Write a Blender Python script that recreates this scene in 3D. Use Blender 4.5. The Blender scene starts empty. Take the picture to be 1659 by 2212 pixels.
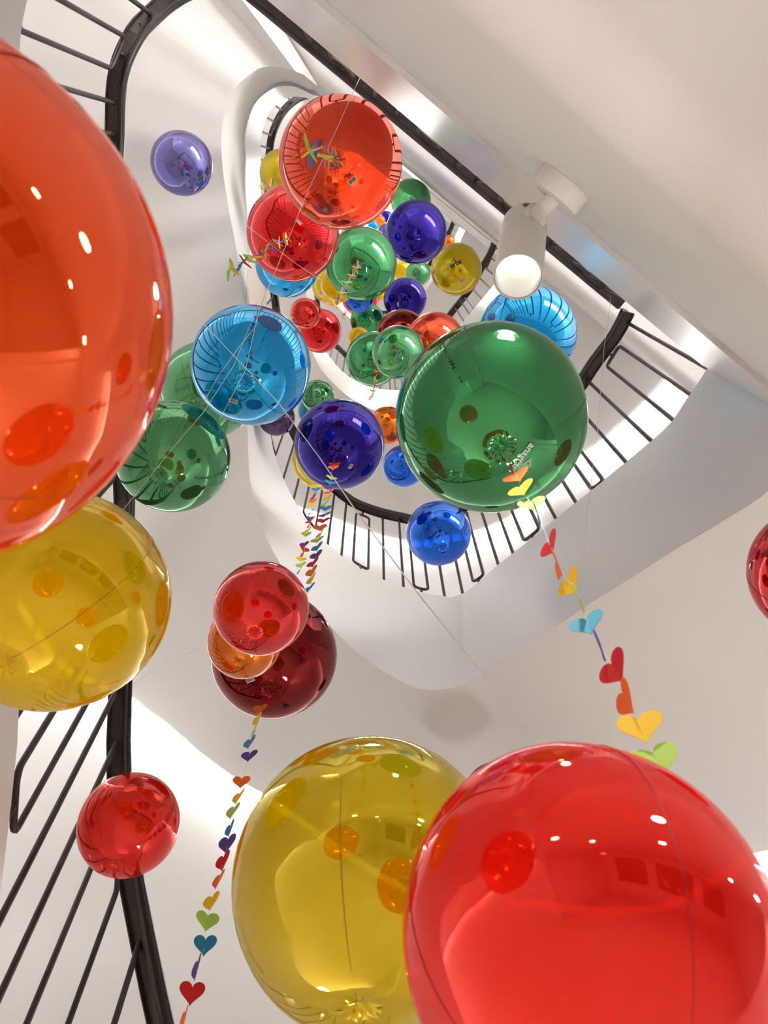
import bpy, bmesh, math, random
from mathutils import Vector, Matrix, Quaternion
random.seed(7)
C = bpy.context.scene.collection
scene = bpy.context.scene
pi = math.pi

# ------------------------------------------------------------------ camera
FW, FH, FPX = 1659, 2212, 1600.0
CAMZ = 1.55                       # eye height above the hall floor
ZEN = (812.0, 388.0)              # where plumb lines meet in the photograph
_w = Vector(((ZEN[0]-829.5)/FPX, (ZEN[1]-1106)/FPX, 1.0)).normalized()
_e1 = (Vector((1, 0, 0)) - _w.x*_w).normalized()
_e2 = _w.cross(_e1)
def to_world(v):                  # camera-space vector (x right, y down, z forward) to world axes
    return Vector((_e1.dot(v), _e2.dot(v), _w.dot(v)))
cam_data = bpy.data.cameras.new('camera')
cam = bpy.data.objects.new('camera', cam_data); C.objects.link(cam)
cam_data.sensor_fit = 'HORIZONTAL'; cam_data.sensor_width = 36.0
cam_data.lens = 36.0*FPX/FW
cam_data.clip_start = 0.02; cam_data.clip_end = 200
_r, _u, _b = to_world(Vector((1, 0, 0))), to_world(Vector((0, -1, 0))), to_world(Vector((0, 0, -1)))
cam.matrix_world = Matrix(((_r.x, _u.x, _b.x, 0), (_r.y, _u.y, _b.y, 0), (_r.z, _u.z, _b.z, CAMZ), (0, 0, 0, 1)))
cam_data.dof.use_dof = True; cam_data.dof.focus_distance = 2.6; cam_data.dof.aperture_fstop = 11.0
scene.camera = cam

# ------------------------------------------------------------------ world, exposure
world = bpy.data.worlds.new('world'); scene.world = world; world.use_nodes = True
bg = world.node_tree.nodes['Background']
bg.inputs[0].default_value = (1.0, 0.965, 0.94, 1); bg.inputs[1].default_value = 7.0
scene.view_settings.view_transform = 'Standard'; scene.view_settings.look = 'None'
scene.view_settings.gamma = 1.0; scene.view_settings.use_curve_mapping = False
scene.view_settings.exposure = 1.43
scene.cycles.transparent_max_bounces = 16
scene.cycles.use_adaptive_sampling = True; scene.cycles.adaptive_threshold = .05; scene.cycles.adaptive_min_samples = 16
scene.cycles.max_bounces = 8; scene.cycles.diffuse_bounces = 4; scene.cycles.glossy_bounces = 4
scene.cycles.sample_clamp_indirect = 6.0
COVE = 4.8                        # strength of the light strips in the coves
SPOT = 3.0
FLOOR_FILL = 12.0                        # watts of each fill light added in the floor
HALL_FILL = 2.6                       # watts of each fill light added under the hall ceiling

# ------------------------------------------------------------------ materials
def mat(name, col, rough=.6, metal=0.0, emit=None, estr=0.0, noise=0.0, nscale=6.0, bump=0.0, spec=.5):
    m = bpy.data.materials.new(name); m.use_nodes = True
    nt = m.node_tree; b = nt.nodes['Principled BSDF']
    b.inputs['Base Color'].default_value = (*col, 1)
    b.inputs['Roughness'].default_value = rough; b.inputs['Metallic'].default_value = metal
    b.inputs['Specular IOR Level'].default_value = spec
    if emit:
        b.inputs['Emission Color'].default_value = (*emit, 1); b.inputs['Emission Strength'].default_value = estr
    if noise or bump:
        tc = nt.nodes.new('ShaderNodeTexCoord'); nz = nt.nodes.new('ShaderNodeTexNoise')
        nz.inputs['Scale'].default_value = nscale; nz.inputs['Detail'].default_value = 5
        nt.links.new(tc.outputs['Object'], nz.inputs['Vector'])
        if noise:
            mx = nt.nodes.new('ShaderNodeMix'); mx.data_type = 'RGBA'
            mx.inputs['A'].default_value = (*col, 1)
            mx.inputs['B'].default_value = (*[c*(1-noise) for c in col], 1)
            nt.links.new(nz.outputs['Fac'], mx.inputs['Factor']); nt.links.new(mx.outputs['Result'], b.inputs['Base Color'])
        if bump:
            bp = nt.nodes.new('ShaderNodeBump'); bp.inputs['Strength'].default_value = bump; bp.inputs['Distance'].default_value = .002
            nt.links.new(nz.outputs['Fac'], bp.inputs['Height']); nt.links.new(bp.outputs['Normal'], b.inputs['Normal'])
    return m

def film(name, total, clear=.24, body=.27):
    """coloured balloon film: partly clear, partly milky dye, and mirror-glossy, whiter towards the rim"""
    m = bpy.data.materials.new(name); m.use_nodes = True; nt = m.node_tree; nt.nodes.clear()
    N, Lk = nt.nodes.new, nt.links.new
    out = N('ShaderNodeOutputMaterial')
    t = tuple(c**.62 for c in total)
    tr = N('ShaderNodeBsdfTransparent'); tr.inputs[0].default_value = (*t, 1)
    df = N('ShaderNodeBsdfDiffuse'); df.inputs[0].default_value = (*total, 1)
    tl = N('ShaderNodeBsdfTranslucent'); tl.inputs[0].default_value = (*total, 1)
    g1 = N('ShaderNodeBsdfGlossy'); g1.inputs['Roughness'].default_value = .02; g1.inputs['Color'].default_value = (*[c**.85 for c in total], 1)
    g2 = N('ShaderNodeBsdfGlossy'); g2.inputs['Roughness'].default_value = .01; g2.inputs['Color'].default_value = (1, 1, 1, 1)
    def mix(f, a, b):
        x = N('ShaderNodeMixShader')
        if isinstance(f, float): x.inputs[0].default_value = f
        else: Lk(f, x.inputs[0])
        Lk(a, x.inputs[1]); Lk(b, x.inputs[2]); return x.outputs[0]
    dye = mix(.5, df.outputs[0], tl.outputs[0])
    inner = mix(body/(1-clear), g1.outputs[0], dye)
    core = mix(clear, inner, tr.outputs[0])
    lw = N('ShaderNodeLayerWeight'); lw.inputs['Blend'].default_value = .5
    pw = N('ShaderNodeMath'); pw.operation = 'POWER'; pw.inputs[1].default_value = 4.2; Lk(lw.outputs['Facing'], pw.inputs[0])
    ma = N('ShaderNodeMath'); ma.operation = 'MULTIPLY_ADD'; ma.inputs[1].default_value = .5; ma.inputs[2].default_value = .003; Lk(pw.outputs[0], ma.inputs[0])
    Lk(mix(ma.outputs[0], core, g2.outputs[0]), out.inputs['Surface'])
    return m

PLASTER = mat('white_plaster', (.80, .785, .77), .75, noise=.025, nscale=2.5, bump=.15)
SATIN = mat('satin_white_paint', (.79, .785, .775), .28, noise=.02, nscale=3)
FLOORM = mat('pale_hall_floor', (.76, .66, .60), .35, noise=.12, nscale=4)
IRON = mat('bronze_black_metal', (.062, .046, .042), .42, metal=.25, noise=.3, nscale=60)
RUBBER = mat('black_handrail', (.012, .011, .012), .3)
SCREW = mat('screw_steel', (.10, .085, .08), .35, metal=.8)
LAMPW = mat('lamp_white_paint', (.80, .775, .75), .45)
LED = mat('led_strip', (1, 1, 1), .5, emit=(1.0, .985, .96), estr=COVE)
LENS = mat('lamp_lens', (1, 1, 1), .3, emit=(1, .985, .93), estr=SPOT)
LAMPI = mat('lamp_reflector', (.26, .24, .18), .35)
DARK = mat('dark_glass', (.03, .03, .035), .1)
FRAMEM = mat('window_frame_dark', (.06, .055, .055), .5)
NYLON = mat('nylon_thread', (.82, .8, .74), .4)
RIBBON = mat('clear_ribbon', (.93, .91, .87), .35)
STICK = mat('sticker_white', (.80, .80, .80), .5)
INK = mat('black_ink', (.01, .01, .012), .5)
WINK = mat('white_ink', (.85, .88, .85), .5)
SKYG = bpy.data.materials.new('clear_glass'); SKYG.use_nodes = True
_n = SKYG.node_tree; _n.nodes.clear(); _o = _n.nodes.new('ShaderNodeOutputMaterial'); _t = _n.nodes.new('ShaderNodeBsdfTransparent'); _t.inputs[0].default_value = (.95, .96, .96, 1)
_n.links.new(_t.outputs[0], _o.inputs[0])
HEARTC = dict(red=(.62, .006, .012), orange=(.95, .17, .01), yellow=(.90, .60, .01), lime=(.42, .68, .10), blue=(.012, .22, .45), sky=(.08, .42, .62), purple=(.09, .045, .30))
HM = {k: mat('paper_'+k, v, .7) for k, v in HEARTC.items()}
FC = dict(green=(.055, .42, .13), lightgreen=(.11, .47, .18), blue=(.001, .50, .99), royal=(.006, .17, .90), indigo=(.022, .005, .40), purple=(.12, .06, .42), darkpurple=(.10, .05, .17),
          lilac=(.20, .18, .55), red=(.90, .004, .006), vivid=(.99, .026, .012), coral=(.98, .028, .022), darkred=(.30, .002, .003), orangered=(.95, .080, .014), deeporange=(.99, .12, .006), orange=(.98, .23, .006),
          olive=(.80, .62, .001), yellow=(.99, .74, .001), teal=(.002, .24, .50))
FM = {k: film('film_'+k, v, *((.10, .66) if k == 'yellow' else (.10, .50) if k in ('vivid', 'deeporange', 'olive') else (.20, .22))) for k, v in FC.items()}
SEAMM = {k: mat('seam_'+k, tuple(c*.25 for c in v), .5) for k, v in FC.items()}

# ------------------------------------------------------------------ helpers
def link_mesh(name, vs, fs, m, parent=None, smooth=False, loc=None):
    me = bpy.data.meshes.new(name); me.from_pydata([tuple(v) for v in vs], [], fs); me.validate(); me.update()
    if m: me.materials.append(m)
    if smooth: me.polygons.foreach_set('use_smooth', [True]*len(me.polygons))
    o = bpy.data.objects.new(name, me); C.objects.link(o)
    if loc is not None: o.location = loc
    if parent: o.parent = parent
    return o
def empty(name, loc, label, cat, group=None):
    o = bpy.data.objects.new(name, None); C.objects.link(o); o.location = loc
    o.empty_display_size = .05; o['label'] = label; o['category'] = cat
    if group: o['group'] = group
    return o
def tag(o, label, cat, group=None):
    o['label'] = label; o['category'] = cat
    if group: o['group'] = group
    return o
def tube(path, r, seg=8, closed=False):
    """round tube along a list of points, returns verts and faces"""
    n = len(path); vs, fs = [], []
    up = None
    for i, p in enumerate(path):
        a = path[(i-1) % n] if (closed or i) else path[0]
        b = path[(i+1) % n] if (closed or i < n-1) else path[-1]
        t = (b-a).normalized()
        if up is None:
            up = t.orthogonal().normalized()
        up = (up - t*up.dot(t))
        up = up.normalized() if up.length > 1e-6 else t.orthogonal().normalized()
        s = t.cross(up)
        for k in range(seg):
            an = 2*pi*k/seg
            vs.append(p + r*(math.cos(an)*up + math.sin(an)*s))
    m = n if closed else n-1
    for i in range(m):
        for k in range(seg):
            a = i*seg+k; b = i*seg+(k+1) % seg; c = ((i+1) % n)*seg+(k+1) % seg; d = ((i+1) % n)*seg+k
            fs.append((a, b, c, d))
    if not closed:
        fs.append(tuple(range(seg))[::-1]); fs.append(tuple((n-1)*seg+k for k in range(seg)))
    return vs, fs
def merge(*parts):
    V, F = [], []
    for vs, fs in parts:
        o = len(V); V += list(vs); F += [tuple(i+o for i in f) for f in fs]
    return V, F
def revolve(prof, seg=32, cap=False):
    vs, fs = [], []
    for r, z in prof:
        for k in range(seg):
            a = 2*pi*k/seg; vs.append(Vector((r*math.cos(a), r*math.sin(a), z)))
    for i in range(len(prof)-1):
        for k in range(seg):
            fs.append((i*seg+k, i*seg+(k+1) % seg, (i+1)*seg+(k+1) % seg, (i+1)*seg+k))
    if cap:
        fs.append(tuple(range(seg))[::-1]); fs.append(tuple((len(prof)-1)*seg+k for k in range(seg)))
    return vs, fs
def boxv(x0, x1, y0, y1, z0, z1):
    v = [Vector((x, y, z)) for z in (z0, z1) for y in (y0, y1) for x in (x0, x1)]
    return v, [(0, 2, 3, 1), (4, 5, 7, 6), (0, 1, 5, 4), (2, 6, 7, 3), (0, 4, 6, 2), (1, 3, 7, 5)]
def prism(poly, z0, z1):
    n = len(poly)
    vs = [Vector((x, y, z0)) for x, y in poly] + [Vector((x, y, z1)) for x, y in poly]
    fs = [tuple(range(n))[::-1], tuple(range(n, 2*n))] + [(i, (i+1) % n, n+(i+1) % n, n+i) for i in range(n)]
    return vs, fs
def ray(px, py):
    return to_world(Vector(((px-829.5)/FPX, (py-1106)/FPX, 1.0))).normalized()
def at_h(px, py, h):              # the point h metres above the eye on that line of sight
    d = ray(px, py); return Vector((0, 0, CAMZ)) + d*(h/d.z)

# ------------------------------------------------------------------ the stairwell: one turn of it as a function of the angle u (degrees)
HF = 4.3                          # storey height
LD = Vector((.806, .592))         # direction of the straight landing edge
def pchip(tab):
    xs = [t[0] for t in tab]; ys = [t[1] for t in tab]; n = len(xs)
    d = [(ys[i+1]-ys[i])/(xs[i+1]-xs[i]) for i in range(n-1)]
    m = [d[0]] + [0 if d[i-1]*d[i] <= 0 else 2*d[i-1]*d[i]/(d[i-1]+d[i]) for i in range(1, n-1)] + [d[-1]]
    def f(x):
        if x <= xs[0]: return ys[0]
        if x >= xs[-1]: return ys[-1]
        i = 0
        while x > xs[i+1]: i += 1
        h = xs[i+1]-xs[i]; t = (x-xs[i])/h
        return ((2*t**3-3*t*t+1)*ys[i] + (t**3-2*t*t+t)*h*m[i] + (-2*t**3+3*t*t)*ys[i+1] + (t**3-t*t)*h*m[i+1])
    return f
TE = [(27.5, 1.33, 2.61), (33.1, 1.345, 2.62), (36.9, 1.366, 2.63), (41.3, 1.377, 2.66), (46.3, 1.395, 2.70), (53.7, 1.449, 2.78), (61.1, 1.555, 2.91), (66.6, 1.666, 3.02), (71.6, 1.805, 3.16), (76.0, 1.965, 3.29), (78.5, 2.045, 3.37),
      (80.3, 2.071, 3.44), (83.7, 2.088, 3.55), (89.4, 2.123, 3.78), (92.8, 2.128, 3.91), (96.1, 2.120, 4.05), (99.3, 2.099, 4.18), (103.9, 2.040, 4.40), (109.0, 1.975, 4.73), (113.5, 1.880, 5.03), (117, 1.73, 5.24), (122, 1.50, 5.48), (126, 1.36, 5.62),
      (131, 1.255, 5.74), (136, 1.176, 5.86), (150, 1.0, 6.1), (160, .945, 6.23), (170, .918, 6.36), (188, .92, 6.50), (198, .945, 6.49), (208, .953, 6.51), (219, .92, 6.66), (226, .84, 6.78), (233, .695, 6.9), (388, 1, 6.92)]
TR = [(25, 1.32, 3.57), (31, 1.345, 3.60), (36, 1.355, 3.62), (45, 1.42, 3.68), (56, 1.51, 3.80), (66, 1.68, 3.97), (74, 1.92, 4.17), (80, 2.08, 4.37), (85, 2.115, 4.58), (89, 2.12, 4.69), (94, 2.115, 4.83), (98, 2.09, 4.98), (104, 2.06, 5.36),
      (110, 1.985, 5.73), (115, 1.86, 6.0), (119, 1.68, 6.2), (122, 1.56, 6.32), (126, 1.44, 6.45), (131, 1.35, 6.68), (136, 1.27, 6.8), (150, 1.08, 7.0), (170, .98, 7.2), (188, .975, 7.36), (200, .99, 7.38), (209, 1.0, 7.47),
      (215, 1.01, 7.62), (220, 1.0, 7.7), (225, .98, 7.78), (229, .95, 7.84), (233, .895, 7.86), (385, 1, 7.87)]
TK = [(27, 1.395), (37, 1.41), (41, 1.432), (50.3, 1.462), (59.4, 1.449), (67.2, 1.402), (76.8, 1.318), (79.2, 1.294), (81.1, 1.284), (83.1, 1.284), (85, 1.294), (88, 1.338), (92.8, 1.435), (100.7, 1.65), (107.7, 1.885), (112.3, 2.114), (115, 2.290), (117.2, 2.49), (119.4, 2.70), (126, 3.27), (131, 3.72), (141, 4.50), (152, 5.06), (163, 5.36), (175, 5.46), (189, 5.36), (200, 5.25), (210, 5.29), (220, 5.65), (226, 6.22), (229, 6.75), (233, 7.62)]
TG = [(117.2, 4.33), (119.4, 4.44), (126, 4.72), (141, 5.02), (151, 5.09), (174, 5.05), (189, 4.93), (200, 4.99), (210, 5.03), (220, 5.14), (228, 5.24), (237, 5.3), (388, 5.3)]
TW = [(0, 3.1), (31, 3.08), (50, 3.14), (58, 3.17), (67, 3.50), (79, 3.66), (88, 3.68), (97, 3.70), (105, 3.78), (112, 3.9), (118, 4.0), (126, 4.08), (140, 4.0), (160, 3.7), (190, 3.5), (215, 3.5), (237, 3.6), (300, 3.6)]
_re, _he = pchip([(a, b) for a, b, c in TE]), pchip([(a, c) for a, b, c in TE])
_rr, _hr = pchip([(a, b) for a, b, c in TR]), pchip([(a, c) for a, b, c in TR])
_hg0, _rw, _ik = pchip(TG), pchip(TW), pchip(TK)
def _hg(u): return _hg0(u) if u > 233 else min(_ik(u)*_re(u), 5.3)
def line_rho(u, perp):
    a = math.radians(u); return perp/(LD.y*math.cos(a)-LD.x*math.sin(a))
def rhoE(u): return line_rho(u, .200) if u > 233 else _re(u)
def rhoR(u): return line_rho(u, .259) if u > 233 else _rr(u)
def polar(u, rho, h): a = math.radians(u); return Vector((rho*math.cos(a), rho*math.sin(a), h+CAMZ))
US = [27.5] + [29+2*i for i in range(0, 103)]          # 27.5 .. 233 in 2 degree steps
US += [236, 240, 246, 255, 270, 300, 330, 350, 362, 370, 376, 380, 383, 385, 387.5]
US = sorted(set(US))

def strip(rows):
    """quads between successive rings (each ring a list of points of equal length)"""
    n = len(rows[0]); vs = [p for r in rows for p in r]; fs = []
    for j in range(len(rows)-1):
        for i in range(n-1):
            fs.append((j*n+i, j*n+i+1, (j+1)*n+i+1, (j+1)*n+i))
    return vs, fs
def structure(name, vs, fs, m, smooth=True, parent=None):
    o = link_mesh(name, vs, fs, m, parent, smooth)
    if smooth:
        o.data.set_sharp_from_angle(angle=math.radians(35))
    if parent is None: o['kind'] = 'structure'
    return o

FL = -CAMZ + 0.0
def clampz(p): return Vector((p.x, p.y, max(p.z, 0.0)))
for n in range(-1, 4):
    off = n*HF
    us = [u for u in US if (n >= 0 or u >= 61)]
    E_, Eb, F1, F2, G_, top = [], [], [], [], [], []
    for u in us:
        rE = rhoE(u); hE = _he(u)+off; hG = _hg(u)+off; hF = hE-.74 if u > 150 else (hG if u < 135 else hG+(hE-.74-hG)*(u-135)/15); hF = max(hF, hG)
        lip = .014 if hF > hG+.02 else 0
        if lip and u > 215: lip += (min(u, 233)-215)/18*.035
        rG = line_rho(u, .214) if u > 233 else rE+lip
        top.append(clampz(polar(u, rE+.10, hE)))
        E_.append(clampz(polar(u, rE, hE)))
        F1.append(clampz(polar(u, rE, hF)))
        F2.append(clampz(polar(u, rG, hF)))
        G_.append(clampz(polar(u, rG, hG)))
    # the painted string of the stairs (upper band) and the deeper plaster beam below it
    structure('trim_%d' % (n+2), *strip([top, E_, F1, F2]), SATIN)
    gs = [i for i in range(len(us)) if (F2[i]-G_[i]).length > 1e-4 and us[i] <= 236]
    if gs:
        i0 = max(gs[0]-1, 0)
        structure('wall_well_%d' % (n+2), *strip([F2[i0:gs[-1]+1], G_[i0:gs[-1]+1]]), PLASTER)
    # soffit of the flight, out to the cove in front of the outer wall, with its small upstand lip
    uf = [(u, g) for u, g in zip(us, G_) if u <= 237]
    S0 = [g for u, g in uf]; 
    hs = [g.z-CAMZ for g in S0]
    def ring(dr, dz): return [clampz(polar(u, _rw(u)-dr, h+dz)) for (u, g), h in zip(uf, hs)]
    mid = [(a+b)/2 for a, b in zip(S0, ring(.21, 0))]
    structure('ceiling.%03d' % (n+2), *strip([S0, mid, ring(.21, 0), ring(.205, .025), ring(.17, .03), ring(.165, .10)]), PLASTER)
    # walking surface of the flight: real treads, one every 28 cm or so along the well
    step_u, acc, last = [uf[0][0]], 0, None
    for u, g in uf:
        if last is not None:
            acc += (Vector((g.x, g.y))-Vector((last.x, last.y))).length
        if acc > .24: step_u.append(u); acc = 0
        last = g
    step_u.append(237)
    tv = []
    for a, b in zip(step_u[:-1], step_u[1:]):
        if b <= a: continue
        h = _he(a)+off-.03
        if h < -CAMZ: continue
        m_ = (a+b)/2
        q = [polar(a, rhoE(min(a, 233))+.09, h), polar(m_, rhoE(min(m_, 233))+.09, h), polar(b, rhoE(min(b, 233))+.09, h), polar(b, _rw(b)-.02, h), polar(m_, _rw(m_)-.02, h), polar(a, _rw(a)-.02, h)]
        lo = [v-Vector((0, 0, .20)) for v in q]
        tv.append((q+lo, [(0, 1, 2, 3, 4, 5), (11, 10, 9, 8, 7, 6)]+[(i, i+6, (i+1) % 6+6, (i+1) % 6) for i in range(6)]))
    st = bpy.data.objects.new('floor_stair_%d' % (n+2), None); C.objects.link(st); st['kind'] = 'structure'
    for v, f in tv:
        link_mesh('stair_tread', v, f, FLOORM, st)
    # landing slab on the straight side: its underside is the flat ceiling, its face carries the beam
    pc = polar(234, line_rho(234, .214), 0)
    nrm = Vector((LD.y, -LD.x))      # pointing out of the well, over the landing
    P0 = Vector((pc.x, pc.y)); P1 = nrm*.214 + LD*5.0
    P0b = Vector((pc.x, pc.y))
    far0 = Vector((math.cos(math.radians(234)), math.sin(math.radians(234))))*7.0
    poly = [P0b, P1, P1+nrm*6.0, nrm*6.2-LD*3.0, far0]
    vs, fs = prism([tuple(p) for p in poly], 5.3+off+CAMZ+ (0.0), 6.90+off+CAMZ)
    sl = structure('ceiling_landing_%d' % (n+2), vs, fs, PLASTER, smooth=False)
    bv = sl.modifiers.new('edge', 'BEVEL'); bv.width = .09; bv.segments = 6; bv.limit_method = 'ANGLE'
    sl.data.polygons.foreach_set('use_smooth', [True]*len(sl.data.polygons)); wn = sl.modifiers.new('shade', 'WEIGHTED_NORMAL')
    # a shadow-gap bead between landing face and painted band
    # light strip in the cove
    cl = empty('cove_light', polar(110, _rw(110)-.1, _hg(110)+off), '', 'light')
    cl['label'] = ['strip light behind the edge of the lowest flight', 'strip light behind the curved soffit edge beside the large yellow balloon',
                   'strip light seen through the bars under the royal blue balloon', 'strip light of the third turn, behind the balloons', 'strip light of the topmost turn'][n+1]
    up0, up1 = [], []
    for (u, g), h in zip(uf, hs):
        if h < -1.2: continue
        up0.append(polar(u, _rw(u)-.16, h+.06)-cl.location); up1.append(polar(u, _rw(u)-.07, h+.06)-cl.location)
    if len(up0) > 1:
        link_mesh('light_strip', *strip([up0, up1]), LED, cl)

# outer curved wall of the staircase, ground to roof
TOPH = 19.6
wu = [20, 24]+[u for u in US if u <= 240]
structure('wall_outer', *strip([[polar(u, _rw(u), TOPH) for u in wu], [polar(u, _rw(u), 9) for u in wu], [polar(u, _rw(u), 3) for u in wu], [polar(u, _rw(u), -CAMZ) for u in wu]]), PLASTER)
# floor of the hall, the hall's far wall with dark windows, the roof with an added skylight
v, f = boxv(-9, 9, -9, 9, -.1, 0); structure('floor', v, f, FLOORM, False)
nrm = Vector((LD.y, -LD.x))
def hallbox(t0, t1, p0, p1, z0, z1):
    pts = [LD*t0+nrm*p0, LD*t1+nrm*p0, LD*t1+nrm*p1, LD*t0+nrm*p1]
    return prism([tuple(p) for p in pts], z0, z1)
parts = [hallbox(-3, 5, 6.0, 6.2, 0, .75), hallbox(-3, 5, 6.0, 6.2, 2.25, 2.55)]
for t0, t1 in ((-3, -2.6), (-.5, 0.1), (2.2, 2.8), (4.6, 5)):
    parts.append(hallbox(t0, t1, 6.0, 6.2, .75, 2.25))
parts += [hallbox(4.8, 5.0, .66, 6.0, 0, 2.55), hallbox(2.9, 4.8, .66, .86, 0, 2.55), hallbox(-3.6, -3.4, 1.1, 6.0, 0, 2.55), hallbox(-3.6, -3.0, 6.0, 6.2, 0, 2.55)]  # side walls added out of view to keep sky light out of the hall
structure('wall_hall', *merge(*parts), PLASTER, False)
# unseen fill lights added in the floor to brighten the soffits
ul = mat('floor_fill_disc', (1, 1, 1), .5, emit=(1, .96, .92), estr=4)
for u in (60, 80, 98, 114):
    q = polar(u, _rw(u)-.75, -CAMZ+.004); fl = bpy.data.objects['floor']
    link_mesh('floor_fill_disc', *revolve([(.0005, 0), (.28, 0)], 24), ul, fl, False, q)
    link_mesh('floor_fill_ring', *revolve([(.28, 0), (.30, .004), (.31, -.002)], 24), IRON, fl, True, q)
    la = bpy.data.lights.new('floor_fill', 'AREA'); la.shape = 'DISK'; la.size = .56; la.energy = FLOOR_FILL; la.color = (1, .95, .90)
    lo = bpy.data.objects.new('floor_fill', la); C.objects.link(lo); lo.parent = fl; lo.location = q+Vector((0, 0, .01)); lo.rotation_euler = (pi, 0, 0)
# unseen walls added at upper landings; their band opening sets how much daylight enters
for n in range(0, 5):
    z0 = 2.55+n*HF+.05
    ww = [hallbox(-6, 5, 6.0, 6.2, z0, z0+.5), hallbox(-6, 5, 6.0, 6.2, z0+2.9, z0+HF-.05), hallbox(-6, -.6, 6.0, 6.2, z0+.5, z0+2.9), hallbox(4.8, 5, .66, 6.0, z0, z0+HF-.05), hallbox(2.9, 4.8, .66, .86, z0, z0+HF-.05),
          hallbox(-6.2, -6, -1, 6.2, z0, z0+HF-.05), hallbox(-6.0, -4.5, -1.0, -.8, z0, z0+HF-.05)]
    structure('wall_daylight_baffle_%d' % (n+1), *merge(*ww), PLASTER, False)
for k, (t0, t1) in enumerate(((-2.6, -.5), (.1, 2.2), (2.8, 4.6))):
    w = bpy.data.objects.new('window_%d' % (k+2), None); C.objects.link(w); w['kind'] = 'structure'
    link_mesh('window_frame', *merge(hallbox(t0, t0+.06, 5.98, 6.1, .75, 2.25), hallbox(t1-.06, t1, 5.98, 6.1, .75, 2.25), hallbox((t0+t1)/2-.03, (t0+t1)/2+.03, 5.98, 6.1, .75, 2.25),
              hallbox(t0+.06, t1-.06, 5.98, 6.1, .75, .81), hallbox(t0+.06, t1-.06, 5.98, 6.1, 2.19, 2.25)), FRAMEM, w)
    link_mesh('window_pane', *hallbox(t0+.06, t1-.06, 6.05, 6.07, .81, 2.19), DARK, w)
hl = mat('hall_fill_disc', (1, 1, 1), .5, emit=(1, .97, .93), estr=30)  # fill lights added out of view to brighten the hall floor
hall_fills = [(LD*a+nrm*b) for a in (-1.2, .6, 2.4) for b in (.8, 2.0)]
for k, p in enumerate(hall_fills):
    e = bpy.data.objects['ceiling_landing_1']; q = Vector((p.x, p.y, 2.55))
    link_mesh('hall_fill_ring', *revolve([(.07, 0), (.085, -.004), (.09, 0)], 24), LAMPW, e, True, q)
    link_mesh('hall_fill_disc', *revolve([(.0005, -.001), (.07, -.001)], 24), hl, e, False, q)
    la = bpy.data.lights.new('hall_fill', 'AREA'); la.shape = 'DISK'; la.size = .14; la.energy = HALL_FILL; la.color = (1, .97, .93)
    lo = bpy.data.objects.new('hall_fill', la); C.objects.link(lo); lo.parent = e; lo.location = q-Vector((0, 0, .012))
ring_in = [polar(u, 1.1, TOPH) for u in range(0, 360, 15)]
ring_out = [polar(u, 8.5, TOPH) for u in range(0, 360, 15)]
structure('ceiling_roof', *strip([ring_in+ring_in[:1], ring_out+ring_out[:1]]), PLASTER, False)
sk = bpy.data.objects.new('window_1', None); C.objects.link(sk); sk['kind'] = 'structure'; sk.location = (0, 0, TOPH+CAMZ)  # skylight added out of view to let daylight in from above
link_mesh('added_skylight_frame', *tube([Vector((1.1*math.cos(a*pi/12), 1.1*math.sin(a*pi/12), 0)) for a in range(24)], .05, 8, True), LAMPW, sk, True)
link_mesh('added_skylight_pane', *prism([(1.1*math.cos(a*pi/12), 1.1*math.sin(a*pi/12)) for a in range(24)], .02, .03), SKYG, sk)

# ------------------------------------------------------------------ railings
SINGLES = [27.5, 41, 46, 56, 60, 68.3, 71, 77.3, 80, 86, 89, 96, 98.5, 106, 109, 117, 119.3, 126.5, 130, 143, 148, 164, 170, 189, 195, 214, 220.5]
LOOPS = [(32, 36.5), (50.5, 52.8), (63, 66), (73.6, 75.4), (82.3, 84.4), (91.5, 94), (101, 103.7), (112, 114.6), (121.4, 123.8), (134, 138.5), (153, 158.5), (176, 183), (201, 207.5), (226, 231)]
ts, k = -.52, 0
while ts < 1.16:                     # the straight landing edge, a bar every 11 cm, same rhythm
    a1 = math.degrees(math.atan2(*(nrm*.259+LD*ts).yx)) % 360; a2 = math.degrees(math.atan2(*(nrm*.259+LD*(ts+.11)).yx)) % 360
    a1 += 360 if a1 < 30 else 0; a2 += 360 if a2 < 30 else 0
    if k % 3 == 1: LOOPS.append((a1, a2)); ts += .22
    else: SINGLES.append(a1); ts += .11
    k += 1
bar_v, bar_f = revolve([(.0085, 0), (.0085, 1)], 8, True)
bar_me = None
def railpt(u, off=0, dz=0): return polar(u, rhoR(u), _hr(u)+off+dz)
def barpt(u, off=0, dz=0): return polar(u, max(rhoR(u), (rhoE(u) if u < 233 else 0)+.022), _hr(u)+off+dz)
RAIL_LABELS = ['dark metal stair railing nearest the eye, sweeping up the left side and over the top',
               'dark metal railing from the sharp upper right corner round under the royal blue balloon',
               'dark metal railing of the third turn, ending beside the white spotlight',
               'small dark railing seen beside the indigo balloon, two turns higher',
               'tiny dark railing of the topmost turn above the cluster']
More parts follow.
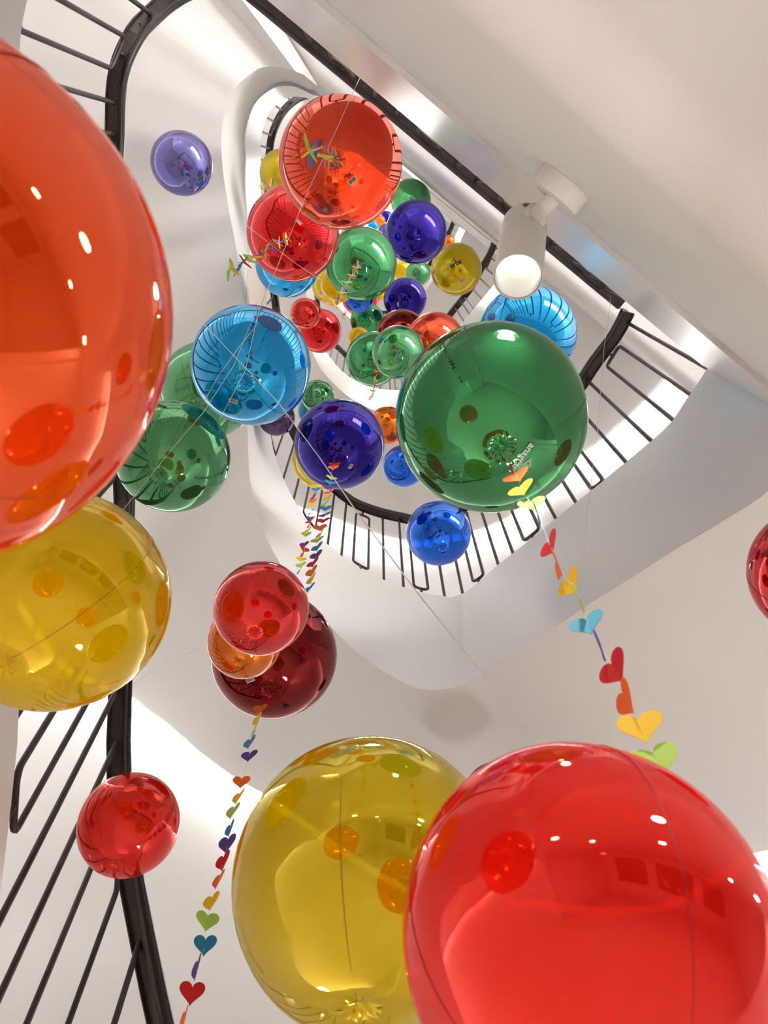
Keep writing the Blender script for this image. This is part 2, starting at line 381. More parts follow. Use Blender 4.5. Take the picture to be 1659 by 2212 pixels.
for n in range(-1, 4):
    off = n*HF
    u0 = 84 if n < 0 else 25.5
    us = [u for u in US if u >= u0 and u < 385]
    if n >= 0: us = [25.6]+us
    us += [384.6]
    us = sorted(set(us))
    root = empty('stair_railing', railpt(us[len(us)//2], off), RAIL_LABELS[n+1], 'railing')
    L = root.location
    # handrail: an upside-down channel, 58 mm wide, with a rounded black grip on its well side
    prof = [(-.029, .004), (-.029, -.012), (-.024, -.012), (-.024, -.003), (.024, -.003), (.024, -.012), (.029, -.012), (.029, .004)]
    pts = [railpt(u, off) for u in us]
    V, F = [], []
    np_ = len(prof)
    grip = []
    for i, p in enumerate(pts):
        a = pts[max(i-1, 0)]; b = pts[min(i+1, len(pts)-1)]
        t = (b-a).normalized(); s = Vector((t.y, -t.x, 0)).normalized(); up = s.cross(t)
        if up.z < 0: up = -up
        if s.dot(Vector((p.x, p.y, 0))) < 0: s = -s
        for x, z in prof: V.append(p+s*x+up*z-L)
        grip.append(p-s*.017+up*.015-L)
    for i in range(len(pts)-1):
        for j in range(np_):
            F.append((i*np_+j, i*np_+(j+1) % np_, (i+1)*np_+(j+1) % np_, (i+1)*np_+j))
    F.append(tuple(range(np_))[::-1]); F.append(tuple((len(pts)-1)*np_+j for j in range(np_)))
    link_mesh('handrail_channel', V, F, IRON, root)
    link_mesh('handrail_grip', *tube(grip, .019, 10), RUBBER, root, True)
    for u in SINGLES:
        if u < u0 or u > 384.5: continue
        p = barpt(u, off, -.002); zb = _he(u)+off+CAMZ-.04
        if bar_me is None:
            o = link_mesh('baluster', bar_v, bar_f, IRON, root, True); bar_me = o.data; bar_me.set_sharp_from_angle(angle=.8)
        else:
            o = bpy.data.objects.new('baluster', bar_me); C.objects.link(o); o.parent = root
        o.location = Vector((p.x, p.y, zb))-L; o.scale = (1, 1, p.z-zb)
    for a, b in LOOPS:
        if a < u0 or b > 385: continue
        pa, pb = barpt(a, off), barpt(b, off)
        if (pa-pb).length > .3: continue
        za, zb = _he(a)+off+CAMZ, _he(b)+off+CAMZ
        pm = (pa+pb)/2; zm = (za+zb)/2
        d = Vector((pb.x-pa.x, pb.y-pa.y, 0)); dn = d.normalized(); c = min(.025, d.length*.35)
        sl_ = (pb.z-pa.z)/d.length
        A = Vector((pa.x, pa.y, 0)); B = Vector((pb.x, pb.y, 0))
        Z = Vector((0, 0, 1))
        dt, db = .07, (.075 if a > 45 else -.02)
        slb = (zb-za)/d.length; path = []
        for base, sgn, z0_, sl2, up_ in ((A, 1, pa.z-dt, sl_, -1), (B, -1, pb.z-dt, sl_, -1), (B, -1, zb+db, slb, 1), (A, 1, za+db, slb, 1)):
            arc = []
            for t_ in (0, .25, .5, .75, 1):          # quarter bend from the upright into the cross piece
                w_ = t_*pi/2; x_ = c*(1-math.cos(w_)); h_ = c*(1-math.sin(w_))
                arc.append(base+dn*sgn*x_+Z*(z0_+sl2*sgn*x_+up_*h_))
            path += arc if (base is A) == (up_ < 0) else arc[::-1]
        M_ = Vector((pm.x, pm.y, 0))
        o = link_mesh('baluster_loop', *merge(tube([p-L for p in path], .0085, 6, True), tube([M_+Z*(pm.z-dt)-L, M_+Z*(pm.z-.002)-L], .0085, 6), tube([M_+Z*(zm+db)-L, M_+Z*(zm-.04)-L], .0085, 6)), IRON, root, True)
    if n < 2:
        scr = revolve([(.0, .0), (.0055, .0), (.0055, .002), (.0035, .0028), (0, .002)], 10)
        sme = None
        for u in [88, 98.7, 107.6, 116, 128, 140, 160, 186, 198, 211, 223, 244, 262, 340, 371, 383, 30, 47, 61, 76, 81]:
            if u < u0: continue
            p = railpt(u, off, -.0065)
            if sme is None:
                o = link_mesh('screw', *scr, SCREW, root); sme = o.data
            else:
                o = bpy.data.objects.new('screw', sme); C.objects.link(o); o.parent = root
            o.location = p-L

# ------------------------------------------------------------------ balloons
def sphere_fit(cx, cy, s):
    """direction and angular radius of the ball whose outline is centred on that pixel with that mean width"""
    tx, ty, al = cx, cy, s/2/FPX
    for _ in range(14):
        d = Vector(((tx-829.5)/FPX, (ty-1106)/FPX, 1)).normalized()
        a = d.cross(Vector((0, 1, 0))).normalized(); b = d.cross(a)
        xs, ys = [], []
        for k in range(120):
            t = 2*pi*k/120
            r = math.cos(al)*d+math.sin(al)*(a*math.cos(t)+b*math.sin(t))
            xs.append(829.5+FPX*r.x/r.z); ys.append(1106+FPX*r.y/r.z)
        tx += cx-(min(xs)+max(xs))/2; ty += cy-(min(ys)+max(ys))/2
        al *= s/(((max(xs)-min(xs))+(max(ys)-min(ys)))/2)
    return to_world(d), al
def ball_mesh(name, seg, rings, seed):
    """a foil ball balloon: four gores, puckers and a dimple at both poles"""
    rnd = random.Random(seed); ph = [rnd.uniform(0, 6.28) for _ in range(6)]
    vs, fs = [], []
    for j in range(1, rings):
        # denser rings near the poles
        t = j/rings; th = pi*(t - .055*math.sin(2*pi*t)*-1)
        th = pi*(t - math.sin(2*pi*t)/(2*pi)*.45)
        for i in range(seg):
            a = 2*pi*i/seg
            g = abs(math.cos(2*a))             # 0 at seams' middle, 1 on the seams
            r = 1 - .006*(g**6)*math.sin(th)
            for pole in (th, pi-th):
                e = math.exp(-(pole/.085)**2)
                r += e*.010*(math.sin(a*13+ph[0])+.6*math.sin(a*29+ph[1])+.5*math.sin(a*7+ph[2]))*min(1, pole/.06)
                r -= .05*math.exp(-(pole/.09)**2)
            r += .004*math.sin(3*th+ph[3])*math.sin(2*a+ph[4])
            vs.append(Vector((r*math.sin(th)*math.cos(a), r*math.sin(th)*math.sin(a), -r*math.cos(th))))
    n = rings-1
    vs.append(Vector((0, 0, -.95))); vs.append(Vector((0, 0, .95)))
    for j in range(n-1):
        for i in range(seg):
            fs.append((j*seg+i, j*seg+(i+1) % seg, (j+1)*seg+(i+1) % seg, (j+1)*seg+i))
    for i in range(seg):
        fs.append((n*seg, (i+1) % seg, i)); fs.append((n*seg+1, (n-1)*seg+i, (n-1)*seg+(i+1) % seg))
    me = bpy.data.meshes.new(name); me.from_pydata([tuple(v) for v in vs], [], fs); me.update()
    me.polygons.foreach_set('use_smooth', [True]*len(me.polygons))
    return me
BIG = {}; SMALL = {}; SEAME = {}; TAILE = {}
def film_copy(store, key, maker):
    if key not in store: store[key] = maker()
    return store[key]
def seam_data(col):
    path = []
    for k in range(41):
        th = pi*(.035+.93*k/40)
        path.append(Vector((math.sin(th)*.9945, 0, -math.cos(th)*.9945)))
    v, f = tube(path, .0032, 4)
    me = bpy.data.meshes.new('seam'); me.from_pydata([tuple(p) for p in v], [], f); me.materials.append(SEAMM[col]); return me
def tail_data(col):
    rnd = random.Random(3); vs, fs = [], []
    for k in range(7):                       # crumpled little fill tail under the knot
        a = 2*pi*k/7; r0 = .018; r1 = rnd.uniform(.04, .085); z1 = -rnd.uniform(.0, .06)
        b = len(vs); da = .32
        vs += [Vector((r0*math.cos(a), r0*math.sin(a), .02)), Vector((r1*math.cos(a-da), r1*math.sin(a-da), z1)), Vector((r1*1.15*math.cos(a), r1*1.15*math.sin(a), z1-.02)), Vector((r1*math.cos(a+da), r1*math.sin(a+da), z1+.01))]
        fs.append((b, b+1, b+2)); fs.append((b, b+2, b+3))
    me = bpy.data.meshes.new('knot'); me.from_pydata([tuple(p) for p in vs], [], fs); me.materials.append(FM[col]); return me
BALLS = {}
def balloon(key, cx, cy, s, D, col, label, group=None, detail=None, spin=None, mesh_seed=1):
    d, al = sphere_fit(cx, cy, s)
    R = D/2; ctr = Vector((0, 0, CAMZ))+d*(R/math.sin(al))
    return balloon_at(key, ctr, R, s, col, label, group, detail, spin, mesh_seed)
def balloon_at(key, ctr, R, s, col, label, group, detail, spin, mesh_seed):
    root = empty('balloon', ctr-Vector((0, 0, R)), label, 'balloon', group)
    hi = s > 110
    store, k = (BIG, (col, mesh_seed)) if hi else (SMALL, col)
    if k not in store:
        me = ball_mesh('balloon_skin', 96 if hi else 40, 56 if hi else 24, mesh_seed); me.materials.append(FM[col]); store[k] = me
    rnd = random.Random(key)
    sp = rnd.uniform(0, pi/2) if spin is None else math.radians(spin)
    rot = Matrix.Rotation(rnd.uniform(-.06, .06), 4, 'X') @ Matrix.Rotation(rnd.uniform(-.06, .06), 4, 'Y') @ Matrix.Rotation(sp, 4, 'Z')
    o = bpy.data.objects.new('skin', store[k]); C.objects.link(o); o.parent = root
    o.matrix_local = Matrix.Translation((0, 0, R)) @ rot @ Matrix.Scale(R, 4)
    if s > 60:
        for j in range(4):
            so = bpy.data.objects.new('seam', film_copy(SEAME, col, lambda: seam_data(col))); C.objects.link(so); so.parent = root
            so.matrix_local = Matrix.Translation((0, 0, R)) @ rot @ Matrix.Rotation(j*pi/2, 4, 'Z') @ Matrix.Scale(R, 4)
        kn = bpy.data.objects.new('knot', film_copy(TAILE, col, lambda: tail_data(col))); C.objects.link(kn); kn.parent = root
        kn.matrix_local = Matrix.Translation((0, 0, R)) @ rot @ Matrix.Translation((0, 0, -.93*R)) @ Matrix.Scale(R, 4)
    BALLS[key] = (root, ctr, R)
    return root
def on_skin(key, px, py, lift=.0015):
    """the point of that balloon's near skin seen at the pixel, with its outward normal"""
    root, ctr, R = BALLS[key]; d = ray(px, py); o = Vector((0, 0, CAMZ))-ctr
    b = o.dot(d); disc = b*b-(o.dot(o)-R*R); t = -b-math.sqrt(max(disc, 0))
    nrm_ = (o+d*t).normalized()
    return nrm_*(R+lift), nrm_
def skin_frame(key, px, py, ang, lift=.0015):
    """matrix (in the balloon root's space) lying on the skin, x axis turned ang degrees clockwise in the picture"""
    root, ctr, R = BALLS[key]
    p, nz = on_skin(key, px, py, lift)
    right = to_world(Vector((math.cos(math.radians(ang)), math.sin(math.radians(ang)), 0)))
    x = (right-nz*right.dot(nz)).normalized(); y = nz.cross(x)
    m = Matrix((x, y, nz)).transposed().to_4x4(); m.translation = p+Vector((0, 0, R)); return m
def sticker(key, px, py, ang, w=.028, h=.014):
    root, ctr, R = BALLS[key]
    m = skin_frame(key, px, py, ang)
    v, f = boxv(-w/2, w/2, -h/2, h/2, 0, .0006)
    o = link_mesh('barcode_sticker', v, f, STICK, root); o.matrix_local = m; o['label'] = 'white barcode sticker'
    rnd = random.Random(px); x = -w*.42; bars = []
    while x < w*.40:
        bw = rnd.choice((.0006, .001, .0018)); bars.append(boxv(x, x+bw, -h*.30, h*.42, .0006, .0009)); x += bw+rnd.choice((.0006, .0009, .0014))
    link_mesh('barcode_bars', *merge(*bars), INK, o)
def lettering(key, text, px, py, ang, size, m, name='lettering', bold=0.0):
    root = BALLS[key][0]
    cu = bpy.data.curves.new(name, 'FONT'); cu.body = text; cu.size = size; cu.align_x = 'CENTER'; cu.align_y = 'CENTER'; cu.extrude = .0002; cu.offset = bold
    t = bpy.data.objects.new(name, cu); C.objects.link(t)
    dg = bpy.context.evaluated_depsgraph_get(); me = bpy.data.meshes.new_from_object(t.evaluated_get(dg)); bpy.data.objects.remove(t)
    me.materials.clear(); me.materials.append(m); me.name = name
    o = bpy.data.objects.new(name, me); C.objects.link(o); o.parent = root; o.matrix_local = skin_frame(key, px, py, ang)
def triangle_mark(key, px, py, ang, size, m):
    root = BALLS[key][0]; bars = []
    for s_ in (1.0, .72, .44):
        p = [Vector((size*s_*.62*math.cos(math.radians(a)), size*s_*.62*math.sin(math.radians(a)), .0003)) for a in (90, 210, 330)]
        bars.append(tube(p, size*.035, 4, True))
    o = link_mesh('printed_mark', *merge(*bars), m, root); o.matrix_local = skin_frame(key, px, py, ang)

B = balloon
# the four nearest
def near(key, px, py, adeg, D, col, label, seed, spin=None):
    al = math.radians(adeg); d = ray(px, py); R = D/2
    return balloon_at(key, Vector((0, 0, CAMZ))+d*(R/math.sin(al)), R, 900, col, label, None, None, spin, seed)
near('orange_near', -244, 648.7, 17.48, .4, 'deeporange', 'huge out-of-focus orange balloon filling the upper left edge', 2, 40)
near('yellow_near', 125.7, 1294.5, 7.70, .4, 'yellow', 'large bright yellow balloon just below the huge orange one', 3, 62)
near('red_near', 1263.3, 2014.4, 12.05, .32, 'vivid', 'huge bright red balloon filling the lower right corner', 4, 15)
near('olive_near', 798.6, 1895, 9.49, .43, 'olive', 'large olive yellow balloon partly behind the huge red one at the bottom', 5, 80)
near('red_edge', 1780.5, 1237.6, 4.69, .3, 'red', 'red balloon cut off by the right edge at mid height', 2)
B('maroon_peek', 1075, 1722, 150, .26, 'darkred', 'maroon balloon of which only a sliver shows above the huge red one')
B('green_big', 1062.5, 900, 417, .4, 'green', 'largest dark green balloon, right of centre, with a heart garland from its knot', spin=-108, mesh_seed=6)
B('blue', 541, 787.5, 262, .4, 'blue', 'large bright blue balloon left of centre crossed by white threads', mesh_seed=7)
B('greenleft', 372, 985, 248, .36, 'lightgreen', 'mid green balloon beside the huge orange one, in front of the railing', mesh_seed=3)
B('greenback', 450, 840, 212, .42, 'lightgreen', 'grey green balloon mostly hidden behind the large blue one', mesh_seed=2)
B('purple', 733, 959, 196, .4, 'indigo', 'glossy violet blue balloon in the centre with two heart garlands hanging below it', mesh_seed=4)
B('oliveback', 699, 990, 138, .36, 'olive', 'olive balloon peeping out below left of the central violet one')
B('royal', 947.5, 1151.5, 141, .3, 'royal', 'royal blue balloon in front of the railing bars below the large green one')
B('royal2', 872, 1007, 92, .3, 'royal', 'royal blue balloon half hidden between the violet and the large green ones')
B('orangesmall', 838, 919, 84, .28, 'orange', 'small orange balloon squeezed between the violet and the large green ones')
B('greensm', 687, 856, 72, .27, 'lightgreen', 'small speckled green balloon just above the central violet one')
B('tealback', 688, 888, 92, .38, 'teal', 'teal blue balloon behind the small speckled green one')
B('darkpurple', 597, 902, 80, .24, 'darkpurple', 'small dark purple balloon under the lower right of the large blue one')
B('smallred', 660, 676.5, 67, .25, 'coral', 'small light red balloon overlapping a darker red one above the blue one')
B('redback', 690.5, 714.5, 96, .42, 'red', 'red balloon behind the small light red one, right of the large blue one')
B('red1', 632, 503, 206, .4, 'red', 'glossy red balloon below left of the big orange red one, with white barcode', mesh_seed=5)
B('orr', 735.5, 349, 283, .4, 'orangered', 'big orange red balloon at the top centre reflecting the railing bars', mesh_seed=1)
B('olive_top', 611, 375, 106, .3, 'olive', 'olive balloon peeping out left of the big orange red one')
B('blue_top', 621, 570, 143, .4, 'blue', 'blue balloon showing below the glossy red one in the upper cluster')
B('green2', 780.5, 569, 158, .4, 'green', 'dark green balloon under the big orange red one, small garland hanging')
B('indigo', 899, 501, 137, .4, 'indigo', 'deep indigo balloon right of the big orange red one')
B('greentop', 887, 432, 91, .3, 'lightgreen', 'green balloon above and behind the deep indigo one')
B('yolive', 986, 581.5, 113, .4, 'olive', 'yellow olive balloon left of the white spotlight with black print')
B('greenmini', 903, 590, 56, .3, 'lightgreen', 'small green balloon between the deep indigo and the yellow olive ones')
B('indigo2', 875, 646, 95, .4, 'indigo', 'indigo balloon with a small white sticker above the dark red one')
B('blueright', 1140, 722, 216, .4, 'blue', 'blue balloon behind the spotlight and the largest green one')
B('darkred2', 868, 724, 112, .4, 'darkred', 'dark red balloon behind the pale green one, beside the orange red one')
B('orange2', 940, 740, 132, .4, 'orangered', 'orange red balloon behind the upper left rim of the largest green one')
B('lightgreen', 860.5, 760.5, 116, .33, 'lightgreen', 'pale green balloon touching the left rim of the largest green one')
B('darkgreen', 806, 775, 118, .4, 'green', 'dark green balloon behind the left side of the pale green one')
B('yellowmini', 776, 731, 50, .2, 'yellow', 'small yellow balloon peeping out above the dark green one')
B('greenback2', 794, 693, 76, .33, 'green', 'dark green balloon behind the small yellow one under the blue and orange ones')
B('orangerim', 778, 641, 84, .4, 'orangered', 'orange balloon whose rim shows round a smaller blue one')
B('bluerim', 775, 643, 66, .27, 'royal', 'blue balloon in front of an orange one, under the hanging garland')
B('yolback', 714, 616, 82, .4, 'olive', 'olive yellow balloon behind the bright yellow one right of the blue')
B('yellowf', 730, 615, 78, .3, 'yellow', 'bright yellow balloon half hidden by the dark green one in the upper cluster')
B('orangemini', 719, 640, 42, .25, 'orange', 'tiny orange balloon showing under the olive yellow one')
B('purpletiny', 835, 468, 26, .2, 'indigo', 'tiny violet balloon high up left of the deep indigo one')
B('orangetiny', 820, 478, 26, .18, 'orange', 'tiny orange balloon high up beside the tiny violet one')
B('bluetiny', 805, 488, 24, .16, 'blue', 'tiny blue balloon at the lower rim of the big orange red one')
B('greytiny', 834, 500, 36, .2, 'lilac', 'small pale violet balloon between the dark green and deep indigo ones')
B('orangetop', 970, 522, 28, .15, 'orange', 'small orange balloon above the yellow olive one')
B('yellowtiny', 866, 586, 44, .3, 'yellow', 'yellow balloon in the gap between dark green and small green ones')
B('yellowbit', 824, 640, 18, .12, 'yellow', 'tiny yellow balloon at the left of the stickered indigo one')
B('lilac', 392, 352, 140, .33, 'lilac', 'lone lilac blue balloon against the pale wall at upper left', mesh_seed=2)
B('redm', 564, 1314.5, 206, .2, 'coral', 'coral red balloon in front of an orange and a dark red one', mesh_seed=3)
B('orangem', 528, 1386, 163, .19, 'orange', 'orange balloon sandwiched between the coral and the dark red ones', mesh_seed=2)
B('dkred', 591.5, 1416.5, 274, .4, 'darkred', 'large dark red balloon behind the coral one, heart garland below', mesh_seed=6)
B('redl', 277, 1783.5, 229, .24, 'vivid', 'red balloon in front of the black railing at lower left', mesh_seed=5)

sticker('orr', 761, 390, -48); lettering('orr', 'XL', 752, 379, 132, .016, INK, bold=.0006)
sticker('red1', 646, 480, 40, .022, .012); lettering('red1', 'XL', 637, 488, 215, .010, INK, bold=.0004)
sticker('blue', 504, 866, 15); lettering('blue', 'XL', 508, 857, 190, .012, INK, bold=.0004)
sticker('purple', 757, 1007, -65, .024, .014)
sticker('dkred', 541, 1468, -25); lettering('dkred', 'XL', 547, 1478, 160, .010, INK, bold=.0004)
sticker('indigo2', 860, 657, 92, .034, .018)
sticker('yolive', 999, 606, -25, .04, .022); lettering('yolive', 'orbz', 984, 570, -25, .05, INK, bold=.002)
triangle_mark('yolive', 980, 562, -25, .03, INK)
lettering('green_big', 'anagram', 1126, 990, 118, .020, WINK, bold=.0002); triangle_mark('green_big', 1140, 1000, 25, .018, WINK)
triangle_mark('blue', 540, 768, 15, .022, INK); lettering('blue', 'anagram', 547, 776, 30, .013, INK)
triangle_mark('dkred', 617, 1525, -20, .02, INK)

# ------------------------------------------------------------------ hanging garlands of paper hearts
def heart_mesh(col):
    pts = []
    for k in range(28):
        t = 2*pi*k/28
        pts.append((16*math.sin(t)**3/34*.052, (13*math.cos(t)-5*math.cos(2*t)-2*math.cos(3*t)-math.cos(4*t)+3)/32*.050))
    vs, fs = [], []
    th = .0005
    for side in (th, -th):
        vs += [Vector((x, side+abs(x)*.10, z)) for x, z in pts]
        vs.append(Vector((0, side, .2*.05)))
    n = len(pts)
    for i in range(n):
        j = (i+1) % n
        fs.append((n, i, j)); fs.append((2*n+1, n+1+j, n+1+i)); fs.append((i, n+1+i, n+1+j, j))
    me = bpy.data.meshes.new('paper_heart'); me.from_pydata([tuple(v) for v in vs], [], fs); me.materials.append(HM[col]); me.update(); return me
HEART = {k: heart_mesh(k) for k in HM}
def plumb(px0, py0, h0, px1, py1):
    """a line hanging from the first pixel at height h0 down to the second, keeping its place in plan"""
    a = at_h(px0, py0, h0); d1 = ray(px1, py1); r1 = Vector((d1.x, d1.y)).length/d1.z
    h1 = Vector((a.x, a.y)).length/r1
    b = at_h(px1, py1, h1); return a, b
def garland(key, px0, py0, h0, px1, py1, cols, label, yaws=None, seed=0, extra=0, size=1.0, h1=None):
    a, b = plumb(px0, py0, h0, px1, py1)
    if h1: b = at_h(px1, py1, h1)
    root = empty('heart_garland', a, label, 'garland')
    rnd = random.Random(seed); n = len(cols)
    sway = [Vector((rnd.uniform(-1, 1), rnd.uniform(-1, 1), 0))*.004 for _ in range(n+1)]
    pts = []
    for i in range(n):
        t = (i+.5)/n; p = a.lerp(b, t)+sway[i]-a
        pts.append(p)
    path = [Vector((0, 0, 0))]+pts+[b-a+(b-a).normalized()*extra]
    link_mesh('string', *tube(path, .00035, 4), NYLON, root)
    for i, c in enumerate(cols):
        if c is None: continue
        o = bpy.data.objects.new('heart', HEART[c]); C.objects.link(o); o.parent = root
        radial = math.atan2(a.y, a.x)
        yaw = (rnd.uniform(0, 180) if yaws is None else yaws[i])
        o.rotation_euler = (rnd.uniform(-.12, .12), rnd.uniform(-.1, .1), radial+math.radians(yaw))
        o.location = pts[i]-Vector((0, 0, 0)); s = size*rnd.uniform(.95, 1.05); o.scale = (s, s, s)
    return root
R_, O_, Y_, L_, B_, P_, S_ = 'red', 'orange', 'yellow', 'lime', 'blue', 'purple', 'sky'
# yaw 90 = heart faces the eye, 0 = edge on
garland('g1', 1101, 997, 1.275, 1440, 1690, [R_, O_, Y_, L_, B_, None, R_, O_, Y_, L_, S_, P_, R_, O_, Y_, L_], 'large heart garland hanging from the largest green balloon down to the huge red one',
        yaws=[8, 88, 82, 100, 8, 0, 48, 12, 52, 3, 84, 4, 52, 30, 97, 100], seed=4, h1=.56)
garland('g2', 562, 1520, 1.77, 392, 2235, [O_, Y_, L_, B_, P_, None, O_, Y_, L_, B_, P_, R_, O_, Y_, L_, B_, P_, R_, O_], 'heart garland hanging from the dark red balloon down past the olive one',
        yaws=[60, 25, 10, 35, 60, 0, 75, 30, 35, 20, 45, 30, 25, 40, 100, 85, 12, 92, 10], seed=5)
garland('g3', 723, 998, 2.93, 664, 1282, [R_, O_, None, L_, B_, P_, O_, Y_, L_, B_, P_, R_, O_, Y_, L_, B_, P_, R_, O_, Y_, B_], 'right one of the two garlands hanging under the central violet balloon', seed=6,
        yaws=[80, 75, 0, 100, 95, 80, 60, 50, 40, 75, 60, 70, 75, 30, 60, 45, 50, 45, 40, 30, 40])
garland('g4', 684, 1048, 3.75, 646, 1240, [Y_, B_, P_, R_, O_, Y_, None, B_, P_, R_, O_, Y_, L_, None, P_, R_, O_, Y_, L_, B_], 'left one of the two garlands, from the olive balloon behind the violet one', seed=7,
        yaws=[80, 75, 20, 30, 60, 60, 0, 30, 80, 50, 20, 40, 75, 0, 60, 110, 20, 85, 60, 20])
cyc = [P_, B_, Y_, L_, O_, R_]
def run(n, s=0): return [cyc[(i+s) % 6] for i in range(n)]
garland('g5', 733, 347, 2.43, 645, 317, run(24), 'garland of edge-on hearts under the big orange red balloon', seed=8)
garland('g6', 623, 512, 3.24, 492, 590, run(26, 2), 'garland of edge-on hearts trailing left under the glossy red balloon', seed=9)
garland('g7', 774, 571, 4.15, 722, 662, run(26, 1), 'small garland of hearts under the dark green balloon in the upper cluster', seed=10)
garland('g8', 814, 800, 5.25, 803, 864, run(14, 4), 'small garland of hearts hanging below the pale and dark green balloons', seed=11)
garland('g9', 590, 392, 5.1, 563, 407, run(12, 0), 'tiny garland of hearts on the olive balloon left of the red one', seed=12)
garland('g10', 697, 628, 8.0, 690, 652, run(10, 4), 'tiny orange and red garland under the olive yellow balloon', seed=13)
garland('g11', 748, 668, 7.8, 741, 690, run(10, 1), 'tiny garland below the orange rimmed blue balloon', seed=14)

# ------------------------------------------------------------------ threads and ribbon
def thread(pts, label, r=.0009, name='nylon_thread', cat='thread', m=NYLON):
    P = [at_h(*p) for p in pts]; o0 = P[0]
    o = link_mesh(name, *tube([p-o0 for p in P], r, 5), m, None, True, o0); return tag(o, label, cat)
thread([(779, 165, 3.5), (766, 192, 2.3), (735, 262, 2.22), (660, 425, 2.2), (590, 598, 2.15), (560, 668, 2.1), (530, 800, 2.05), (475, 905, 2.02)], 'white thread slanting from the top railing across the orange red, red and blue balloons', .0008)
thread([(560, 655, 2.25), (505, 790, 2.15), (440, 890, 2.08), (372, 970, 2.05), (262, 1106, 2.0)], 'kinked white thread crossing the blue and the mid green balloons', .0008)
thread([(556, 700, 2.2), (520, 745, 2.15), (470, 815, 2.1), (440, 870, 2.1)], 'short loose white thread on the blue balloon', .0008)
thread([(1320, 640, 2.5), (1304, 760, 2.0), (1292, 920, 1.7), (1268, 1110, 1.4), (1255, 1280, 1.2)], 'long fine thread hanging in front of the right railing bars', .0006)
thread([(530, 485, 3.0), (640, 570, 2.9), (700, 610, 2.9)], 'faint thread crossing the glossy red balloon', .0007)
thread([(285, 1480, 1.6), (345, 1440, 1.6), (428, 1402, 1.6)], 'faint thread beside the right edge of the yellow balloon', .0004)
thread([(808, 1180, 2.6), (812, 1300, 2.1), (806, 1440, 1.7), (806, 1590, 1.4)], 'faint thread hanging from the bars down to the olive balloon', .0004)
# the wide clear ribbon
P = [at_h(*p) for p in [(440, 700, 2.2), (600, 868, 2.05), (690, 988, 1.95), (770, 1105, 1.85), (905, 1285, 1.7), (1030, 1440, 1.5), (1165, 1605, 1.32)]]
vs = []
for i, p in enumerate(P):
    t = (P[min(i+1, len(P)-1)]-P[max(i-1, 0)]).normalized(); s = t.cross((p-Vector((0, 0, CAMZ))).normalized()).normalized()
    w = .0011 if i < 3 else .002
    vs += [p-s*w-P[0], p+s*w-P[0]]
fs = [(2*i, 2*i+1, 2*i+3, 2*i+2) for i in range(len(P)-1)]
rb = link_mesh('ribbon', vs, fs, RIBBON, None, False, P[0]); sm = rb.modifiers.new('thickness', 'SOLIDIFY'); sm.thickness = .0006
tag(rb, 'long clear ribbon slanting from the blue balloon down to the huge red one', 'ribbon')

# ------------------------------------------------------------------ the white spotlight on the beam
base_px = ray(1222, 392); face = .214
perp = -(LD.x*base_px.y-LD.y*base_px.x)/base_px.z     # >0 outside
hb = face/perp
base = at_h(1222, 392, hb)
wall_n = Vector((-nrm.x, -nrm.y, 0))
spot = empty('spotlight', base, 'round white spotlight with glowing lens mounted on the white beam', 'lamp')
def orient(z, p=Vector((0, 0, 0))):
    z = z.normalized(); x = z.orthogonal().normalized(); y = z.cross(x)
    m = Matrix((x, y, z)).transposed().to_4x4(); m.translation = p; return m
print('spot base h', hb, base)
o = link_mesh('base_plate', *revolve([(.0, -.002), (.052, -.002), (.055, .001), (.055, .033), (.052, .037), (0, .037)], 40), LAMPW, spot, True); o.matrix_local = orient(wall_n); o.data.set_sharp_from_angle(angle=.7)
lens_c = at_h(1118, 600, 1.50)-base; tail_c = at_h(1134, 478, 1.72)-base
ax = (lens_c-tail_c).normalized(); Lb = (lens_c-tail_c).length
Rb = .5*(lens_c+base-Vector((0, 0, CAMZ))).length*103/FPX*.98
print('lamp len', Lb, 'radius', Rb)
body = link_mesh('lamp_body', *revolve([(.0, -.012), (Rb*.55, -.010), (Rb*.85, .0), (Rb*.97, .016), (Rb, .04), (Rb, Lb*.46), (Rb*.95, Lb*.464), (Rb*.95, Lb*.472), (Rb, Lb*.476), (Rb, Lb-.001), (Rb*.975, Lb), (Rb*.95, Lb-.003), (Rb*.93, Lb-.02)], 48), LAMPW, spot, True)
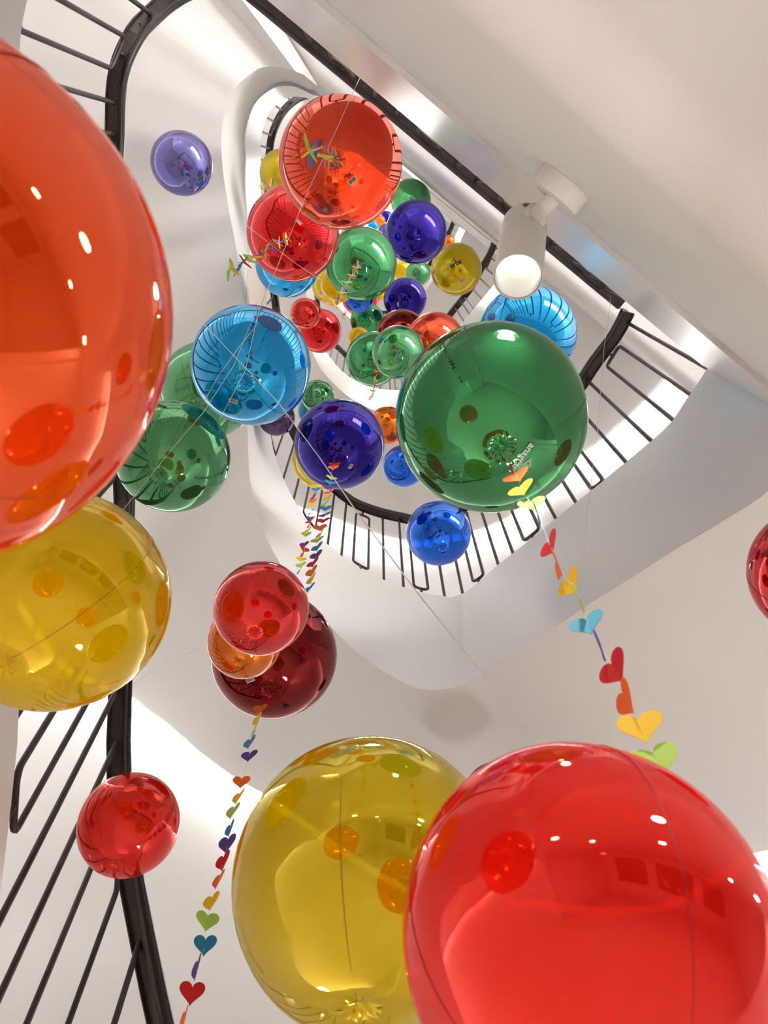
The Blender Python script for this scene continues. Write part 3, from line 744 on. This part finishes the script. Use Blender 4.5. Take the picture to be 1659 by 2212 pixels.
body.matrix_local = orient(ax, tail_c); body.data.set_sharp_from_angle(angle=.7)
refl = link_mesh('reflector', *revolve([(Rb*.93, Lb-.004), (Rb*.91, Lb-.03), (Rb*.80, Lb-.085), (Rb*.70, Lb-.095)], 40), LAMPI, spot, True); refl.matrix_local = orient(ax, tail_c)
# faceted lens: rings of small bumps
lv, lf = revolve([(Rb*.74, Lb-.093), (Rb*.6, Lb-.085), (Rb*.3, Lb-.080), (.0001, Lb-.078)], 24)
ln_ = link_mesh('lens', lv, lf, LENS, spot, False); ln_.matrix_local = orient(ax, tail_c); ln_['label'] = 'glowing faceted lens'
arm_a = wall_n*.036; arm_b = tail_c+ax*Lb*.26+(arm_a-tail_c-ax*((arm_a-tail_c).dot(ax))).normalized()*Rb*.9
arm = link_mesh('arm', *tube([arm_a, arm_a.lerp(arm_b, .3), arm_a.lerp(arm_b, .7), arm_b], .016, 16), LAMPW, spot, True)
jn = link_mesh('pivot', *revolve([(0, -.002), (.024, -.002), (.026, .002), (.026, .014), (.022, .018), (0, .018)], 24), LAMPW, spot, True); jn.matrix_local = orient(arm_a-arm_b, arm_b-(arm_a-arm_b).normalized()*.004)
sc1 = link_mesh('set_screw', *revolve([(0, 0), (.003, 0), (.003, .001), (0, .001)], 10), INK, spot)
toeye = (Vector((0, 0, CAMZ))-base-arm_a).normalized(); sc1.matrix_local = orient(toeye, arm_a.lerp(arm_b, .3)+toeye*.0165)
hole = link_mesh('cable_hole', *revolve([(0, 0), (.008, 0), (.009, .001), (0, .0015)], 16), SCREW, spot)
ps = tail_c+ax*.03; te = (Vector((0, 0, CAMZ))-base-ps); te = (te-ax*te.dot(ax)).normalized(); hole.matrix_local = orient(te, ps+te*(Rb*.99))
sl = bpy.data.lights.new('spot_beam', 'SPOT'); sl.energy = 9; sl.spot_size = 1.3; sl.spot_blend = .6; sl.shadow_soft_size = .03; sl.color = (1, .97, .92)
so = bpy.data.objects.new('spot_beam', sl); C.objects.link(so); so.parent = spot; so.matrix_local = orient(-ax, tail_c+ax*(Lb+.01))
